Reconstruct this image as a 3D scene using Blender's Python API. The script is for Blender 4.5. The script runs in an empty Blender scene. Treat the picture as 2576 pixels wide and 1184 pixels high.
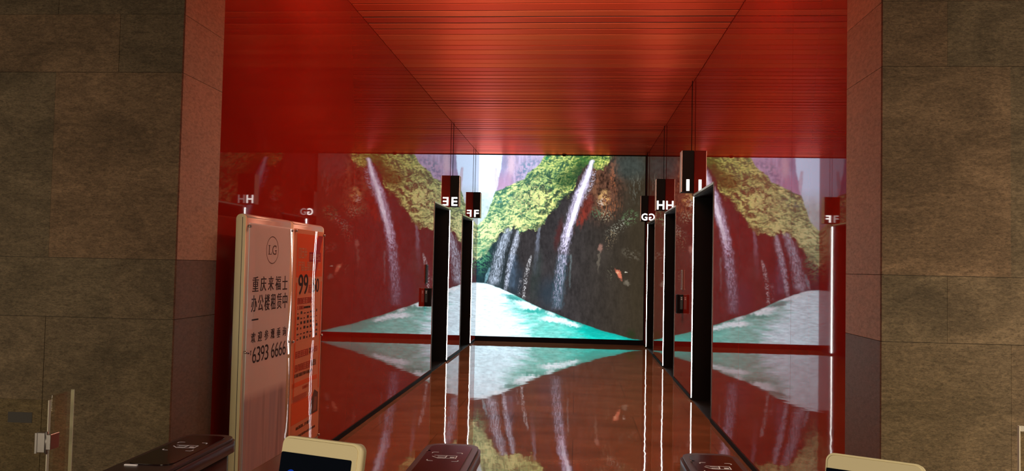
import bpy, math, random
import numpy as np
from mathutils import Vector, Matrix

random.seed(4)
S = bpy.context.scene
COL = S.collection

# ------------------------------------------------------------------ camera
F_PX, PITCH, YAW, ROLL = 2045.13, 0.0374, 0.0791, 0.0209
CAM_Z = 1.5
cp, sp, cy, sy = math.cos(PITCH), math.sin(PITCH), math.cos(YAW), math.sin(YAW)
def cam_to_world(v):
    x, y, z = v
    y1 = cp*y - sp*z; z1 = sp*y + cp*z
    return Vector((cy*x - sy*y1, sy*x + cy*y1, z1))
right = cam_to_world((math.cos(ROLL), 0, math.sin(ROLL)))
up = cam_to_world((-math.sin(ROLL), 0, math.cos(ROLL)))
fwd = cam_to_world((0, 1, 0))
cam_data = bpy.data.cameras.new('camera')
cam = bpy.data.objects.new('camera', cam_data)
COL.objects.link(cam)
M = Matrix((right, up, -fwd)).transposed().to_4x4()
M.translation = Vector((0, 0, CAM_Z))
cam.matrix_world = M
cam_data.sensor_fit = 'HORIZONTAL'
cam_data.sensor_width = 36.0
cam_data.lens = F_PX/2576*36.0
cam_data.clip_start = 0.05
S.camera = cam

# ------------------------------------------------------------------ view, world, lights
S.view_settings.view_transform = 'Standard'
S.view_settings.look = 'None'
S.view_settings.exposure = 0.0
S.view_settings.gamma = 1.0
S.view_settings.use_curve_mapping = False
W = bpy.data.worlds.new('lobby_ambience'); S.world = W
W.use_nodes = True
W.node_tree.nodes['Background'].inputs[0].default_value = (1.0, 0.74, 0.45, 1)
W.node_tree.nodes['Background'].inputs[1].default_value = 0.035

def area(name, loc, rot, sx, sy_, power, color, spread=180):
    l = bpy.data.lights.new(name, 'AREA'); l.shape = 'RECTANGLE'
    l.size = sx; l.size_y = sy_; l.energy = power; l.color = color
    l.spread = math.radians(spread)
    o = bpy.data.objects.new(name, l); o.location = loc; o.rotation_euler = rot
    COL.objects.link(o); return o
# lobby ceiling lamps above and behind the visitor
area('lobby_lamp_right', (2.7, 0.8, 3.7), (0, 0, 0), 1.2, 1.2, 100, (1.0, 0.80, 0.56), 112)
area('lobby_lamp_left', (-3.2, 0.2, 3.7), (0, 0, 0), 1.2, 1.2, 10, (1.0, 0.80, 0.56), 112)
# unseen fill areas added behind the visitor to brighten stone and foreground
area('lobby_front_fill', (-.2, -4.2, 1.4), (math.radians(90), 0, 0), 2.0, 1.0, 20, (1.0, 0.83, 0.60), 60)
area('lobby_side_fill_left', (-4.0, -1.5, 1.0), (math.radians(90), 0, 0), 2.4, 1.2, 24, (1.0, 0.83, 0.60), 64)
area('lobby_side_fill_right', (3.6, -1.5, 1.0), (math.radians(90), 0, 0), 2.4, 1.2, 62, (1.0, 0.83, 0.60), 64)
# unseen fill added behind the stone lintel to brighten the ceiling
area('lintel_fill', (-.31, 4.1, 3.12), (math.radians(112), 0, 0), 2.4, 0.06, 66, (1.0, 0.66, 0.44), 70)
# fill strip added at the corridor ceiling, beam limited to stay out of reflections
area('corridor_fill', (-0.31, 10.2, 3.70), (0, 0, 0), 0.25, 10.5, 135, (1.0, 0.55, 0.36), 140)

# ------------------------------------------------------------------ geometry of the place
XL, XR = -1.976, 1.357
H = 3.727
DOOR_H = 2.365
Y_SCREEN = 16.16
PIER_L0, PIER_L1 = 3.878, 4.343
PIER_R0, PIER_R1 = 3.736, 4.221
DOORS_R = [(8.21, 9.563, 'I'), (11.30, 12.629, 'H'), (14.25, 15.608, 'G')]
DOORS_L = [(11.18, 12.520, 'E'), (13.97, 15.344, 'F')]

# ------------------------------------------------------------------ materials
def nt(m): return m.node_tree
def mat(name, base=(.5, .5, .5), rough=.5, metal=0, ior=1.5, spec=None, emit=None, estr=0, coat=0):
    m = bpy.data.materials.new(name); m.use_nodes = True
    b = nt(m).nodes['Principled BSDF']
    b.inputs['Base Color'].default_value = (*base, 1)
    b.inputs['Roughness'].default_value = rough
    b.inputs['Metallic'].default_value = metal
    b.inputs['IOR'].default_value = ior
    if coat: b.inputs['Coat Weight'].default_value = coat; b.inputs['Coat Roughness'].default_value = .03
    if emit:
        b.inputs['Emission Color'].default_value = (*emit, 1)
        b.inputs['Emission Strength'].default_value = estr
    return m
def node(m, t, **kw):
    n = nt(m).nodes.new(t)
    for k, v in kw.items(): setattr(n, k, v)
    return n
def link(m, a, b): nt(m).links.new(a, b)
def ramp(m, fac, stops):
    r = node(m, 'ShaderNodeValToRGB')
    e = r.color_ramp.elements
    while len(e) < len(stops): e.new(.5)
    for el, (p, c) in zip(e, stops): el.position = p; el.color = (*c, 1)
    link(m, fac, r.inputs[0]); return r.outputs[0]
def obj_coords(m, scale=(1, 1, 1)):
    t = node(m, 'ShaderNodeTexCoord'); mp = node(m, 'ShaderNodeMapping')
    mp.inputs['Scale'].default_value = scale
    link(m, t.outputs['Object'], mp.inputs[0]); return mp.outputs[0]
def noise(m, vec, scale, detail=4, rough=.55, dist=0):
    n = node(m, 'ShaderNodeTexNoise'); link(m, vec, n.inputs['Vector'])
    n.inputs['Scale'].default_value = scale; n.inputs['Detail'].default_value = detail
    n.inputs['Roughness'].default_value = rough; n.inputs['Distortion'].default_value = dist
    return n.outputs['Fac']
def mix(m, fac, a, b, mode='MIX'):
    n = node(m, 'ShaderNodeMix'); n.data_type = 'RGBA'; n.blend_type = mode
    for s, v in ((n.inputs[0], fac), (n.inputs[6], a), (n.inputs[7], b)):
        if hasattr(v, 'is_linked'): link(m, v, s)
        elif isinstance(v, tuple): s.default_value = (*v, 1)
        else: s.default_value = v
    return n.outputs[2]
def bump(m, h, strength, dist):
    n = node(m, 'ShaderNodeBump'); n.inputs['Strength'].default_value = strength
    n.inputs['Distance'].default_value = dist; link(m, h, n.inputs['Height'])
    link(m, n.outputs[0], nt(m).nodes['Principled BSDF'].inputs['Normal'])
def base_in(m): return nt(m).nodes['Principled BSDF'].inputs['Base Color']

# back painted red glass
RED = mat('red_glass', (.29, .019, .010), .02, 0, 1.50)
v = obj_coords(RED, (1, .5, .5)); bump(RED, noise(RED, v, .8, 1), .06, .01)
# red lacquered metal slats
SLAT = mat('red_slat', (.8, .06, .02), .36, .75)
nt(SLAT).nodes['Principled BSDF'].inputs['Specular Tint'].default_value = (1, .28, .2, 1)
g = node(SLAT, 'ShaderNodeNewGeometry')
link(SLAT, ramp(SLAT, g.outputs['Random Per Island'], [(0, (.80, .11, .05)), (.5, (1, .165, .07)), (1, (1, .24, .11))]), base_in(SLAT))
DARKRED = mat('red_gap_shade', (.035, .004, .003), .7, 0, 1.3)
# rough split stone
def stone_mat(name, c0, c1, c2, bumpd, rough=.75):
    m = mat(name, c1, rough)
    v = obj_coords(m, (1, 1, 1.6)); v2 = obj_coords(m, (1, 1, 2.4))
    n1 = noise(m, v, 2.6, 8, .68, .9); n2 = noise(m, v2, 30, 9, .74, .5); n4 = noise(m, v2, 75, 5, .7, .8)
    c = ramp(m, n1, [(.25, c0), (.52, c1), (.78, c2)])
    d = ramp(m, n2, [(.30, (.55, .53, .50)), (.55, (1, 1, 1)), (.8, (1.35, 1.3, 1.2))])
    c = mix(m, 1.0, c, d, 'MULTIPLY')
    if bumpd > .01: c = mix(m, 1.0, c, ramp(m, n4, [(.30, (.45, .43, .40)), (.50, (1, 1, 1)), (.72, (1.45, 1.38, 1.28))]), 'MULTIPLY')
    g = node(m, 'ShaderNodeNewGeometry')
    t = ramp(m, g.outputs['Random Per Island'], [(0, (.90, .93, .90)), (.6, (1, .97, .93)), (1, (1.22, 1.04, .96))])
    c = mix(m, 1.0, c, t, 'MULTIPLY'); link(m, c, base_in(m))
    n3 = noise(m, v2, 22, 10, .75, .4)
    bump(m, n3, .8, bumpd); return m
STONE = stone_mat('split_stone', (.085, .062, .038), (.18, .13, .082), (.29, .21, .135), .02)
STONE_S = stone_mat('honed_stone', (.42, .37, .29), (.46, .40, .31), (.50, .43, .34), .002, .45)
STONE_D = stone_mat('shaded_honed_stone', (.15, .13, .10), (.17, .145, .115), (.19, .16, .13), .002, .4)  # darker lower slabs: slab tone plus shade painted into the colour
JOINT = mat('stone_joint', (.035, .026, .017), .9)
# polished brown marble floor
FLOOR = mat('brown_marble', (.16, .075, .04), .03, 0, 1.5)
v = obj_coords(FLOOR, (1, 2.2, 1)); n1 = noise(FLOOR, v, 1.1, 6, .6, 1.0)
c = ramp(FLOOR, n1, [(.3, (.165, .075, .036)), (.55, (.23, .11, .056)), (.75, (.29, .15, .08))])
br = node(FLOOR, 'ShaderNodeTexBrick'); br.offset = .5
link(FLOOR, obj_coords(FLOOR, (1, 1, 1)), br.inputs['Vector'])
for k, val in (('Scale', 1.0), ('Mortar Size', .0025), ('Brick Width', 1.2), ('Row Height', 1.2), ('Mortar Smooth', .1)):
    br.inputs[k].default_value = val
br.inputs['Color1'].default_value = (1, 1, 1, 1); br.inputs['Color2'].default_value = (.86, .86, .86, 1)
br.inputs['Mortar'].default_value = (.4, .4, .4, 1)
link(FLOOR, mix(FLOOR, 1.0, c, br.outputs['Color'], 'MULTIPLY'), base_in(FLOOR))
bump(FLOOR, noise(FLOOR, obj_coords(FLOOR, (1.3, 1, 1)), 2.4, 2, .5), .06, .02)

BLACK = mat('black_metal', (.003, .003, .0035), .6, 0, 1.22)
BLACKGLASS = mat('black_glass', (.004, .005, .008), .3, 0, 1.3)
PLINTH = mat('black_plinth', (.004, .005, .009), .6, 0, 1.2)
STEEL = mat('brushed_steel', (.45, .43, .42), .3, .9)
DARKTRIM = mat('dark_trim', (.10, .09, .09), .35, .6)
SIDEMETAL = mat('sign_side_metal', (.62, .5, .46), .4, .6)
LED = mat('white_light_strip', (1, 1, 1), .5, emit=(1, .98, .95), estr=24)
LETTER = mat('lit_letter', (1, 1, 1), .5, emit=(1, .97, .93), estr=4)
CREAM = mat('cream_plastic', (.76, .68, .44), .4)
ALU = mat('satin_aluminium', (.58, .50, .47), .38, .35)
GREYFRAME = mat('grey_frame', (.20, .15, .14), .4, .2)
PEDBLACK = mat('dark_pedestal', (.022, .012, .010), .32)
PEDTOP = mat('satin_dark_top', (.085, .07, .085), .3, .5)
READER = mat('reader_glass', (.014, .004, .004), .12)
INK = mat('white_print', (.75, .7, .68), .5, emit=(1, .85, .8), estr=.12)
DISPLAY = mat('dark_display', (.003, .005, .011), .12, 0, 1.3)
def thin_glass(name, tint, ior, rough=.01):
    m = bpy.data.materials.new(name); m.use_nodes = True
    nt(m).nodes.remove(nt(m).nodes['Principled BSDF'])
    tr = node(m, 'ShaderNodeBsdfTransparent'); tr.inputs[0].default_value = (*tint, 1)
    gl = node(m, 'ShaderNodeBsdfGlossy'); gl.inputs['Roughness'].default_value = rough
    fr = node(m, 'ShaderNodeFresnel')
    ge = node(m, 'ShaderNodeNewGeometry'); mr_ = node(m, 'ShaderNodeMapRange')
    link(m, ge.outputs['Backfacing'], mr_.inputs[0]); mr_.inputs[3].default_value = ior; mr_.inputs[4].default_value = 1/ior
    link(m, mr_.outputs[0], fr.inputs[0])
    mx = node(m, 'ShaderNodeMixShader'); link(m, fr.outputs[0], mx.inputs[0])
    link(m, tr.outputs[0], mx.inputs[1]); link(m, gl.outputs[0], mx.inputs[2])
    link(m, mx.outputs[0], nt(m).nodes['Material Output'].inputs[0])
    return m
GLASS = thin_glass('clear_glass', (.93, .93, .86), 1.45)
GLASSEDGE = mat('glass_edge', (.55, .5, .38), .3, emit=(1, .9, .65), estr=.05)  # faint glow put into the material for the bright glass edge
STICKER = mat('grey_sticker', (.03, .026, .022), .6)
ACRYL = thin_glass('acrylic', (.98, .97, .96), 1.22, .004)

# ------------------------------------------------------------------ mesh helpers
class MB:
    def __init__(s): s.v = []; s.f = []; s.m = []; s.mi = 0; s.sm = []
    def use(s, i): s.mi = i; return s
    def face(s, pts, smooth=False):
        i = len(s.v); s.v += [tuple(p) for p in pts]
        s.f.append(tuple(range(i, i+len(pts)))); s.m.append(s.mi); s.sm.append(smooth)
    def box(s, x0, x1, y0, y1, z0, z1, bev=0.0):
        x0, x1 = sorted((x0, x1)); y0, y1 = sorted((y0, y1)); z0, z1 = sorted((z0, z1))
        if bev <= 0:
            i = len(s.v)
            s.v += [(x, y, z) for z in (z0, z1) for y in (y0, y1) for x in (x0, x1)]
            for q in ((0, 2, 3, 1), (4, 5, 7, 6), (0, 1, 5, 4), (2, 6, 7, 3), (0, 4, 6, 2), (1, 3, 7, 5)):
                s.f.append(tuple(i+k for k in q)); s.m.append(s.mi); s.sm.append(False)
        else:
            import bmesh
            bm = bmesh.new(); bmesh.ops.create_cube(bm, size=1)
            for vv in bm.verts:
                vv.co = ((x0+x1)/2+vv.co.x*(x1-x0), (y0+y1)/2+vv.co.y*(y1-y0), (z0+z1)/2+vv.co.z*(z1-z0))
            bmesh.ops.bevel(bm, geom=bm.edges[:], offset=bev, segments=3, profile=.5, affect='EDGES')
            s.add_bm(bm); bm.free()
        return s
    def add_bm(s, bm, smooth=False):
        bm.verts.index_update(); i = len(s.v)
        s.v += [tuple(v.co) for v in bm.verts]
        for f in bm.faces:
            s.f.append(tuple(i+v.index for v in f.verts)); s.m.append(s.mi); s.sm.append(smooth)
    def prism(s, pts, axis, a0, a1, smooth=False):
        """outline pts in the two other axes (in order), extruded along axis from a0 to a1"""
        def P(p, a):
            q = list(p); q.insert(axis, a); return tuple(q)
        n = len(pts); i = len(s.v)
        s.v += [P(p, a0) for p in pts] + [P(p, a1) for p in pts]
        ar = sum(pts[k][0]*pts[(k+1) % n][1]-pts[(k+1) % n][0]*pts[k][1] for k in range(n))
        flip = (ar < 0) ^ (axis == 1) ^ (a1 < a0)
        A = tuple(range(i, i+n)); B = tuple(range(i+n, i+2*n))
        fs = [A[::-1], B]+[(i+k, i+(k+1) % n, i+n+(k+1) % n, i+n+k) for k in range(n)]
        for q, f in enumerate(fs):
            s.f.append(f[::-1] if flip else f); s.m.append(s.mi); s.sm.append(smooth and q > 1)
        return s
    def cyl(s, p0, p1, r, n=12, r1=None):
        p0, p1 = Vector(p0), Vector(p1); d = (p1-p0).normalized()
        a = d.orthogonal().normalized(); bb = d.cross(a); r1 = r if r1 is None else r1
        i = len(s.v)
        for p, rr in ((p0, r), (p1, r1)):
            for k in range(n):
                t = 2*math.pi*k/n; s.v.append(tuple(p+rr*(math.cos(t)*a+math.sin(t)*bb)))
        s.f.append(tuple(range(i, i+n))[::-1]); s.m.append(s.mi); s.sm.append(False)
        s.f.append(tuple(range(i+n, i+2*n))); s.m.append(s.mi); s.sm.append(False)
        for k in range(n):
            s.f.append((i+k, i+(k+1) % n, i+n+(k+1) % n, i+n+k)); s.m.append(s.mi); s.sm.append(True)
        return s
    def build(s, name, mats, parent=None, off=None):
        me = bpy.data.meshes.new(name)
        vs = s.v
        if off is None and parent is not None:
            top = parent
            while top.parent is not None: top = top.parent
            if 'local' not in top.keys(): off = tuple(top.location)
        if off is not None: vs = [(x-off[0], y-off[1], z-off[2]) for x, y, z in vs]
        me.from_pydata(vs, [], s.f); me.update()
        for mm in (mats if isinstance(mats, (list, tuple)) else [mats]): me.materials.append(mm)
        me.polygons.foreach_set('material_index', s.m)
        me.polygons.foreach_set('use_smooth', s.sm)
        o = bpy.data.objects.new(name, me); COL.objects.link(o)
        if parent is not None: o.parent = parent
        return o
def rrect(cx, cy_, w, h, r, n=6):
    pts = []
    for qx, qy, a0 in ((1, 1, 0), (-1, 1, 90), (-1, -1, 180), (1, -1, 270)):
        for k in range(n+1):
            t = math.radians(a0+90*k/n)
            pts.append((cx+qx*(w/2-r)+r*math.cos(t), cy_+qy*(h/2-r)+r*math.sin(t)))
    return pts
def thing(name, label, cat, loc, rot=(0, 0, 0), group=None, local=False):
    o = bpy.data.objects.new(name, None); COL.objects.link(o)
    o.location = loc; o.rotation_euler = rot; o.empty_display_size = .1
    o['label'] = label; o['category'] = cat
    if group: o['group'] = group
    if local: o['local'] = 1
    return o
def struct(o, label=None):
    o['kind'] = 'structure'
    if label: o['label'] = label
    return o
def text_bm(txt, bold=0.0, depth=0.0, spacing=1.0, res=4):
    cu = bpy.data.curves.new('lettering', 'FONT'); cu.body = txt; cu.offset = bold
    cu.extrude = depth; cu.space_character = spacing; cu.resolution_u = res
    o = bpy.data.objects.new('lettering', cu); COL.objects.link(o)
    bpy.context.view_layer.update()
    dg = bpy.context.evaluated_depsgraph_get()
    me = bpy.data.meshes.new_from_object(o.evaluated_get(dg))
    bpy.data.objects.remove(o); bpy.data.curves.remove(cu)
    return me
def add_text(mb, txt, origin, ux, uy, n, w, h, bold=0.0, depth=.0, spacing=1.0):
    """lettering fitted to a w x h box whose lower left corner is origin; ux, uy run along and up, n points out"""
    me = text_bm(txt, bold, 0, spacing)
    co = np.array([v.co[:] for v in me.vertices]); lo = co.min(0); hi = co.max(0)
    sx = w/max(hi[0]-lo[0], 1e-6); sy_ = h/max(hi[1]-lo[1], 1e-6)
    O, ux, uy, n = Vector(origin), Vector(ux), Vector(uy), Vector(n)
    i = len(mb.v)
    flip = ux.cross(uy).dot(n) < 0
    for q in co: mb.v.append(tuple(O+ux*((q[0]-lo[0])*sx)+uy*((q[1]-lo[1])*sy_)+n*depth))
    for p in me.polygons:
        f = tuple(i+k for k in p.vertices); mb.f.append(f[::-1] if flip else f); mb.m.append(mb.mi); mb.sm.append(False)
    bpy.data.meshes.remove(me)

# ------------------------------------------------------------------ room shell
fl = MB().box(-7, 7, -5, 16.6, -.12, 0).build('floor', FLOOR); struct(fl, 'polished brown marble floor')

# red ceiling of cross slats over a dark void
ce = MB(); rnd = random.Random(11)
ce.use(1).box(XL-.02, XR+.02, 3.8, 16.5, H+.08, H+.16)
ce.use(0)
yy = 4.05; k = 0
while yy < Y_SCREEN-.1:
    w = .166; t = math.radians(rnd.uniform(-1.8, 1.8)); dz = math.sin(t)*w/2
    z = H+.004
    # folded sheet: painted face below, long-edge returns coloured dark to paint in the gap shade
    ya_, yb_, za_, zb_ = yy, yy+w, z-dz, z+dz
    i0 = len(ce.v); xa_, xb_ = XL+.004, XR-.004
    sec = [(ya_, za_+.045), (ya_, za_+.003), (ya_+.005, za_), (yb_-.005, zb_), (yb_, zb_+.003), (yb_, zb_+.045)]
    ce.v += [(xa_, p, q_) for p, q_ in sec]+[(xb_, p, q_) for p, q_ in sec]
    for k2 in range(6):
        n2 = (k2+1) % 6
        ce.f.append((i0+k2, i0+n2, i0+6+n2, i0+6+k2)); ce.m.append(0 if k2 in (1, 2, 3) else 1); ce.sm.append(False)
    ce.f.append(tuple(i0+k2 for k2 in range(6))[::-1]); ce.f.append(tuple(i0+6+k2 for k2 in range(6))); ce.m += [0, 0]; ce.sm += [False, False]
    yy += .1855
ceil = ce.build('ceiling', [SLAT, DARKRED]); struct(ceil, 'ceiling of red cross slats')

T = .5   # thickness of the lift walls
def red_wall(side, name, doors, y0, y1, seams):
    xi = XL if side < 0 else XR; xo = xi+side*T
    m = MB()
    cuts = []
    last = y0
    for a, b_, _ in doors:
        cuts.append((last, a, 0, H+.1)); cuts.append((a, b_, DOOR_H, H+.1)); last = b_
    cuts.append((last, y1, 0, H+.1))
    for a, b_, z0, z1 in cuts:
        ys = [a]+[q for q in seams if a+.05 < q < b_-.05]+[b_]
        for p, q in zip(ys[:-1], ys[1:]):
            e0 = .0015 if p in seams else 0; e1 = .0015 if q in seams else 0
            m.box(xi, xo, p+e0, q-e1, z0, z1)
    o = m.build(name, RED); struct(o, 'glossy red glass wall, '+('left' if side < 0 else 'right')+' of the corridor')
    # skirting
    m = MB(); last = y0
    for a, b_, _ in doors+[(y1, y1, '')]:
        m.box(xi-side*.010, xi+side*.03, last, a, .002, .042); last = b_
    o = m.build('baseboard_'+('left' if side < 0 else 'right'), BLACK); struct(o)
red_wall(-1, 'wall_left', DOORS_L, PIER_L1, Y_SCREEN+.1, [])
red_wall(1, 'wall_right', DOORS_R, PIER_R1, Y_SCREEN+.1, [5.267, 6.9])

wb = MB().box(XL-T, XR+T, Y_SCREEN+.1, Y_SCREEN+.3, 0, H+.16).build('wall_back', BLACK); struct(wb, 'black wall behind the video screen')

# stone lobby walls with slab courses: low rows between tall ones
def stone_wall(side, name, xi, yf, yb):
    m = MB(); xe = side*6.5
    m.use(1).box(xi+side*.012, xe, yf+.012, yb, 0, H+.15)
    m.use(0)
    levels = [0, .27, 1.2, 1.495, 2.43, 2.725, 3.66, H+.15]
    tallstart, lowstart = (.66, .33) if side < 0 else (.55, .28)
    j = .0012
    for r in range(len(levels)-1):
        z0, z1 = levels[r], levels[r+1]
        tall = (z1-z0) > .5
        step = .62 if not tall else .93
        st = tallstart if tall else lowstart
        xs = [0]
        q = st
        while q < abs(xe-xi): xs.append(q); q += step
        xs.append(abs(xe-xi))
        for a, b_ in zip(xs[:-1], xs[1:]):
            d = random.uniform(0, .004)
            m.use(0).box(xi+side*(a+(0 if a == 0 else j*.5)), xi+side*(b_-j*.5), yf+d, yf+.02, z0+j, z1-j)
    # honed slabs of the return
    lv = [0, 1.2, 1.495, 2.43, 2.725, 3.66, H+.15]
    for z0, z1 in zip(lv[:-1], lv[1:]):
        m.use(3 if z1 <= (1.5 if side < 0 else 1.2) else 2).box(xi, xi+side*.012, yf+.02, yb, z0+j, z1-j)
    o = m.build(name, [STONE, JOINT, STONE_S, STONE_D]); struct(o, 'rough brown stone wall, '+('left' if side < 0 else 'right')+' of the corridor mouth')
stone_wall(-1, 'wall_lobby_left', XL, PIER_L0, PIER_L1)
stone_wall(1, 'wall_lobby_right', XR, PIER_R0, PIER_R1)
lt = MB().box(XL, XR, 3.80, 4.05, 3.02, H+.9).build('trim_1', STONE_S); struct(lt, 'stone lintel over the corridor mouth')

# ------------------------------------------------------------------ lift doorways
def doorway(n, side, a, b_, letter):
    xi = XL if side < 0 else XR
    r = thing('door_%d' % n, 'black lift doorway below the lit letter %s' % letter, 'door', (xi, (a+b_)/2, 0))
    struct(r)
    D = .42
    X = lambda d: xi+side*d
    m = MB()
    m.box(X(-.004), X(D), a, a+.03, .001, DOOR_H)           # near reveal
    m.box(X(-.004), X(D), b_-.03, b_, .001, DOOR_H)          # far reveal
    m.box(X(-.004), X(D), a+.03, b_-.03, DOOR_H-.03, DOOR_H)
    m.build('jamb_lining', BLACK, r)
    mid = (a+b_)/2
    for p, q in ((a+.03, mid-.002), (mid+.002, b_-.03)):
        MB().box(X(D-.09), X(D-.05), p, q, .008, DOOR_H-.03).build('door_leaf', BLACKGLASS, r)
    MB().box(X(.0), X(D-.05), a+.03, b_-.03, .001, .006).build('sill', BLACK, r)
    MB().box(X(-.006), X(.010), a-.008, a+.002, .03, DOOR_H+.014).build('side_trim', DARKTRIM, r)
    MB().box(X(-.012), X(.014), b_-.002, b_+.010, .03, DOOR_H+.014).build('side_trim', DARKTRIM, r)
    MB().box(X(-.008), X(.012), a+.002, b_-.002, DOOR_H-.008, DOOR_H+.014).build('header_trim', STEEL, r)
    MB().box(X(-.011), X(.011), b_-.008, b_-.002, .03, DOOR_H-.02).build('light_strip', LED, r)
n = 1
for a, b_, L in DOORS_R: doorway(n, 1, a, b_, L); n += 1
for a, b_, L in DOORS_L: doorway(n, -1, a, b_, L); n += 1

# ------------------------------------------------------------------ lettered hanging signs
def sign(side, y, L, label):
    xi = XL if side < 0 else XR
    X = lambda d: xi-side*d
    r = thing('lift_sign', label, 'sign', (X(.075), y, 2.405), group='hanging lift signs')
    MB().box(X(.004), X(.138), y-.003, y+.17, 2.405, 2.892).build('sign_box', BLACK, r)
    MB().box(X(.138), X(.143), y, y+.168, 2.408, 2.889).build('side_panel', SIDEMETAL, r)
    m = MB()
    w = {'I': .034, 'H': .112, 'G': .112, 'E': .092, 'F': .088}[L]; h = .133
    cx = X(.070); x0 = cx-w/2
    add_text(m, L, (x0, y-.0055, 2.419), (1, 0, 0), (0, 0, 1), (0, -1, 0), w, h, bold=.018)
    m.build('letter', LETTER, r)
    MB().cyl((X(.020), y+.085, 2.889), (X(.020), y+.085, H+.012), .0045, 8).build('wire', BLACK, r)
sign(1, 9.60, 'I', 'black hanging sign with lit letter I, nearest on the right wall')
sign(1, 12.66, 'H', 'black hanging sign with lit letter H on the right wall')
sign(1, 15.63, 'G', 'black hanging sign with lit letter G at the right end of the screen')
sign(-1, 12.55, 'E', 'black hanging sign with lit letter E on the left wall')
sign(-1, 15.37, 'F', 'black hanging sign with lit letter F at the left end of the screen')

# ------------------------------------------------------------------ call panels and reader boxes
def wall_devices(side, y, where):
    xi = XL if side < 0 else XR
    X = lambda d: xi-side*d
    r = thing('call_panel', 'slim upright call panel on the %s' % where, 'panel', (X(0), y+.06, 1.24), group='lift call panels')
    MB().box(X(.001), X(.018), y, y+.11, 1.245, 1.495, .004).build('face_plate', GREYFRAME if side > 0 else BLACKGLASS, r)
    for z in (1.25, 1.483): MB().box(X(.018), X(.021), y+.005, y+.105, z, z+.006).build('metal_edge', STEEL, r)
    for k in range(6): MB().cyl((X(.018), y+.055, 1.30+.03*k), (X(.0205), y+.055, 1.30+.03*k), .008, 10).build('button', GREYFRAME, r)
    r = thing('card_reader', 'black wedge-shaped card reader below the call panel on the %s' % where, 'card reader', (X(0), y+.06, .945), group='wall card readers')
    yb = y-.02
    pts = [(X(.001), yb), (X(.045), yb-.004), (X(.075), yb+.02), (X(.085), yb+.06), (X(.075), yb+.13), (X(.001), yb+.15)]
    MB().prism(pts, 2, .95, 1.18).build('housing', BLACK, r)
    p0 = Vector((X(.048), yb-.004, 0)); p1 = Vector((X(.074), yb+.016, 0))
    m = MB(); m.box(X(.008), X(.040), yb-.008, yb-.002, 1.00, 1.165)
    m.build('screen_window', BLACKGLASS, r)
    pp = [(X(.001), yb-.006), (X(.045), yb-.010), (X(.078), yb+.016), (X(.089), yb+.06), (X(.001), yb+.06)]
    for z in (1.18, .944): MB().prism(pp, 2, z, z+.006).build('rim', DARKTRIM, r)
    for z in (1.12, 1.14): MB().box(X(.016), X(.032), yb-.0095, yb-.008, z, z+.007).build('icon', INK, r)
wall_devices(1, 10.42, 'right wall before lift H')
wall_devices(-1, 10.60, 'left wall before lift E')

# ------------------------------------------------------------------ the picture on the video screen
def lin(c):
    c = np.asarray(c, float)/255.
    return np.where(c <= .04045, c/12.92, ((np.maximum(c, 0)+.055)/1.055)**2.4)
NX, NZ = 520, 560
R = np.random.RandomState(5)
# picture coordinates, left to right and top to bottom
uu = np.linspace(0, 1, NX)[None, :].repeat(NZ, 0); vv = np.linspace(0, 1, NZ)[:, None].repeat(NX, 1)
PX = (1-vv)*(1204+422*uu)+vv*(1196+425*uu)
PY = (1-vv)*(389+5*uu)+vv*(845.5+10*uu)
def vnoise(x, y, seed):
    g_ = np.random.RandomState(seed).rand(256, 256)
    xi = np.floor(x).astype(int); yi = np.floor(y).astype(int); fx = x-xi; fy = y-yi
    fx = fx*fx*(3-2*fx); fy = fy*fy*(3-2*fy)
    G = lambda a, b2: g_[b2 % 256, a % 256]
    return (G(xi, yi)*(1-fx)+G(xi+1, yi)*fx)*(1-fy)+(G(xi, yi+1)*(1-fx)+G(xi+1, yi+1)*fx)*fy
def fbm(x, y, seed, o=5, g_=.55):
    t = 0; a = 1; s_ = 0
    for i in range(o):
        t = t+a*vnoise(x*2**i+7.3*i, y*2**i+3.1*i, seed+i); s_ += a; a *= g_
    return t/s_
def worley(x, y, seed):
    rs = np.random.RandomState(seed); jx = rs.rand(256, 256); jy = rs.rand(256, 256); jv = rs.rand(256, 256)
    xi = np.floor(x).astype(int); yi = np.floor(y).astype(int)
    best = np.full(x.shape, 9.); val = np.zeros(x.shape)
    for dx in (-1, 0, 1):
        for dy in (-1, 0, 1):
            a = xi+dx; b2 = yi+dy
            d = (a+jx[b2 % 256, a % 256]-x)**2+(b2+jy[b2 % 256, a % 256]-y)**2
            k_ = d < best; best = np.where(k_, d, best); val = np.where(k_, jv[b2 % 256, a % 256], val)
    return np.sqrt(best), val
def sstep(a, b2, x):
    t = np.clip((x-a)/(b2-a), 0, 1); return t*t*(3-2*t)
def curve(xs, ys, x): return np.interp(x, xs, ys)
img = np.zeros((NZ, NX, 3))
def over(col, a):
    global img
    a = np.clip(a, 0, 1)[..., None]; img = img*(1-a)+np.asarray(col)*a
def blob(cx, cy_, rx, ry, ang=0, soft=.5):
    c_, s_ = math.cos(ang), math.sin(ang); dx, dy = BX-cx, BY-cy_
    d = np.sqrt(((dx*c_+dy*s_)/rx)**2+((-dx*s_+dy*c_)/ry)**2)
    return 1-sstep(1-soft, 1+soft, d)
wx = (fbm(PX/14, PY/14, 40)-.5)*2; wy = (fbm(PX/14, PY/14, 60)-.5)*2
X2, Y2 = PX+wx*7, PY+wy*9
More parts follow.
